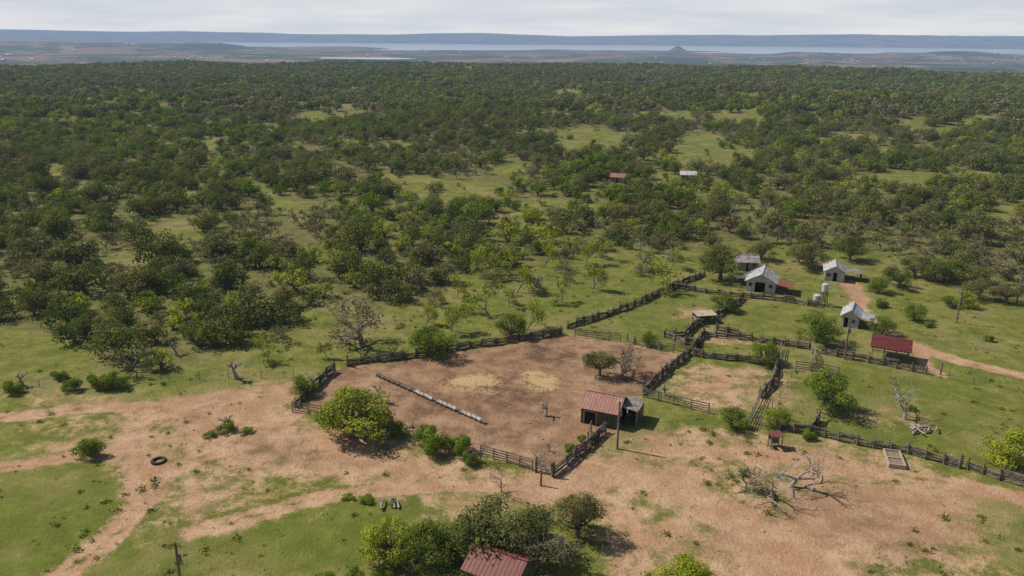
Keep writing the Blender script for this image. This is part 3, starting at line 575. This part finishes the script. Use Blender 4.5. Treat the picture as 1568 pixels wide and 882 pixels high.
def tank(name,p,r,h,z0):
    E=bpy.data.objects.new(name,None); sc.collection.objects.link(E); x,y=g(*p); E.location=(x,y,0)
    b=MB(); b.tube([(0,0,z0),(0,0,z0+h),(0,0,z0+h+.02),(0,0,z0+h+r*.4)],[r,r,r*1.03,.08],20)
    for i in range(4): b.tube([(0,0,z0+h*(i+.5)/4-.03),(0,0,z0+h*(i+.5)/4+.03)],[r*1.02]*2,20)
    b.obj("tank_body",[tankm],E)
    if z0>.3:
        b=MB()
        for sx in (-1,1):
            for sy in (-1,1): b.tube([(sx*r*.95,sy*r*.95,-.1),(sx*r*.7,sy*r*.7,z0)],[.09,.08],6)
        for s in (-1,1): b.tube([(-r*.9,s*r*.9,.5),(r*.75,s*r*.75,z0-.3)],[.05,.05],5); b.tube([(r*.9,s*r*.9,.5),(-r*.75,s*r*.75,z0-.3)],[.05,.05],5)
        b.box(-r,r,-r,r,z0-.12,z0-.003); b.obj("stand",[wood],E)
tank("water_tower",(1260,468),.6,1.4,3.0); tank("water_tank",(1250,466),.7,1.8,.1)
def pole(p,h,arm=True,lamp=False):
    E=bpy.data.objects.new("utility_pole",None); sc.collection.objects.link(E); x,y=g(*p); E.location=(x,y,0)
    b=MB(); b.tube([(0,0,-.5),(0,0,h*.5),(0.03,0,h)],[.16,.14,.11],8); b.obj("pole",[wood],E)
    b=MB()
    if arm: b.box(-.7,.7,-.06,.06,h-.6,h-.48)
    for x in (-.6,0,.6) if arm else (0,): b.tube([(x,0,h-.48),(x,0,h+.12)],[.05,.04],6)
    if lamp: b.tube([(0,0,h-1.4),(.5,0,h-1.1),(.75,0,h-1.15)],[.03,.03,.03],5); b.tube([(.75,0,h-1.3),(.75,0,h-1.15)],[.22,.12],10)
    b.tube([(.22,0,h-2),(.22,0,h-1.3)],[.17,.17],10); b.obj("crossarm_and_fittings",[plank],E)
pole((945,687),6.6,False); pole((1464,495),6.5); pole((1293,550),6.6,False); pole((1556,466),7); pole((281,925),6.6,False,True)
# feed trough line
k=NT_("trough_pale"); tp=k.done(k.bsdf(k.mix(k.noise(1.3,4,k.pos()),(.36,.34,.32),(.60,.58,.56)),.6))
A=Vector((*g(577,575),0)); B=Vector((*g(744,649),0)); b=MB(); L=(B-A).length; n=int(L/.95); dv=(B-A).normalized(); nv=Vector((-dv.y,dv.x,0))
for i in range(n):
    a=A+dv*(i*L/n+.04)+nv*random.gauss(0,.06)+Vector((0,0,random.gauss(0,.015))); c=A+dv*((i+1)*L/n-.14)+nv*random.gauss(0,.06)
    prof=[(-.26,.42),(-.22,.20),(-.12,.10),(.12,.10),(.22,.20),(.26,.42),(.21,.42),(.18,.22),(.1,.15),(-.1,.15),(-.18,.22),(-.21,.42)]
    mi=0 if (random.random()<.75 and i>n*.35) or random.random()<.15 else 1
    b.prism([tuple(a+nv*s+Vector((0,0,z))) for s,z in prof],c-a,mi)
    b.box(-.03,.03,-.32,.32,-.05,.10,1,Matrix.Translation(a)@Matrix.Rotation(math.atan2(dv.y,dv.x),4,'Z'))
b.obj("feed_trough_row",[tp,wood])
k=NT_("concrete"); conc=k.done(k.bsdf(k.mix(k.noise(2.5,4,k.objco()),(.30,.24,.18),(.44,.37,.29)),.9)); k=NT_("trough_water"); tw=k.done(k.bsdf((.24,.18,.12),.7,0.,None,.2))
E=bpy.data.objects.new("water_trough",None); sc.collection.objects.link(E); x,y=g(1369,705); E.location=(x,y,0); E.rotation_euler=(0,0,-.25)
b=MB(); 
for q in ((-1.,1.,-2.0,-1.82),(-1.,1.,1.82,2.0),(-1.,-.82,-1.82,1.82),(.82,1.,-1.82,1.82)): b.box(*q,0,.5)
b.box(-.82,.82,-.1,.1,0,.45); b.obj("concrete_walls",[conc],E); b=MB(); b.box(-.81,.81,-1.81,-.11,.02,.3); b.box(-.81,.81,.11,1.81,.02,.3); b.obj("silted_water",[tw],E)
bpy.ops.mesh.primitive_torus_add(major_radius=.72,minor_radius=.17,major_segments=32,minor_segments=10,location=(*g(243,706),.06)); o=bpy.context.object; o.name="old_tractor_tyre"; k=NT_("rubber"); o.data.materials.append(k.done(k.bsdf((.05,.045,.042),.8)))
b=MB()
for i in range(28):
    a=2*math.pi*i/28; b.box(.82,.91,-.03,.03,-.12,.12,0,Matrix.Rotation(a,4,'Z')@Matrix.Rotation(.3*(1 if i%2 else -1),4,'X'))
t=b.obj("tread_lugs",[o.data.materials[0]],o)
for p,nn in (((1408,658),14),((595,775),6)):
    b=MB(); x,y=g(*p)
    for i in range(nn):
        a=random.uniform(0,3.14); L=random.uniform(.5,.95); cx,cy=x+random.gauss(0,.8),y+random.gauss(0,.7); z=random.uniform(.1,.5)
        b.tube([(cx-L*math.cos(a),cy-L*math.sin(a),z),(cx,cy,z+.08),(cx+L*math.cos(a),cy+L*math.sin(a),z+random.gauss(0,.15))],[.15,.12,.07],6)
    b.obj("log_pile",[deadbark])
b=MB()
for i in range(90):
    y=random.uniform(3600,7600); x=random.uniform(-.68,.68)*y; z=float(height(np.array([x]),np.array([y]))[0])
    if z<-78: continue
    w,d,h=random.uniform(8,20),random.uniform(8,12),4; T=Matrix.Translation((x,y,z))
    b.box(0,w,0,d,-2,h,0,T); b.prism([Vector((x-.5,y-1,z+h+.01)),Vector((x-.5,y+d+1,z+h+.01)),Vector((x-.5,y+d/2,z+h+3))],(w+1,0,0),1)
b.obj("lakeside_houses",[W_white,R_white])
# ------------------------------------------------------------------ light
S=Vector((-.945*math.cos(math.radians(47)),.33*math.cos(math.radians(47)),math.sin(math.radians(47)))).normalized()
sl=bpy.data.lights.new("sun","SUN"); sl.energy=4.6; sl.angle=math.radians(.5); sl.color=(1,.93,.83); so=bpy.data.objects.new("sun",sl); sc.collection.objects.link(so); so.rotation_euler=S.to_track_quat('Z','Y').to_euler(); so.location=(-100,50,150)
w=bpy.data.worlds.new("World"); sc.world=w; w.use_nodes=True; N,L=w.node_tree.nodes,w.node_tree.links; bg=N["Background"]
sk=N.new('ShaderNodeTexSky'); sk.sky_type='NISHITA'; sk.sun_disc=False; sk.sun_elevation=math.radians(47); sk.sun_rotation=math.atan2(S.x,S.y); sk.air_density=1.0; sk.dust_density=1.0
# thin cloud / haze veil low down over the horizon
tc=N.new('ShaderNodeTexCoord'); sp=N.new('ShaderNodeSeparateXYZ'); L.new(tc.outputs['Generated'],sp.inputs[0])
mr=N.new('ShaderNodeMapRange'); mr.interpolation_type='SMOOTHSTEP'; L.new(sp.outputs[2],mr.inputs[0])
for i_,v_ in enumerate((.02,.30,1.,.0)): mr.inputs[i_+1].default_value=v_
mp=N.new('ShaderNodeMapping'); mp.inputs['Scale'].default_value=(4,4,45); L.new(tc.outputs['Generated'],mp.inputs[0]); nz=N.new('ShaderNodeTexNoise'); nz.inputs['Scale'].default_value=1.3; nz.inputs['Detail'].default_value=5; L.new(mp.outputs[0],nz.inputs[0])
cr=N.new('ShaderNodeMix'); cr.data_type='RGBA'; m2=N.new('ShaderNodeMapRange'); L.new(nz.outputs[0],m2.inputs[0]); m2.inputs[1].default_value=.35; m2.inputs[2].default_value=.65; L.new(m2.outputs[0],cr.inputs[0]); cr.inputs[6].default_value=(7.6,8.2,9.1,1); cr.inputs[7].default_value=(9.6,9.65,9.8,1)
mx=N.new('ShaderNodeMix'); mx.data_type='RGBA'; L.new(mr.outputs[0],mx.inputs[0]); L.new(sk.outputs[0],mx.inputs[6]); L.new(cr.outputs[2],mx.inputs[7])
L.new(mx.outputs[2],bg.inputs[0]); bg.inputs[1].default_value=.08
sc.view_settings.view_transform='Standard'; sc.view_settings.look='None'; sc.view_settings.exposure=0
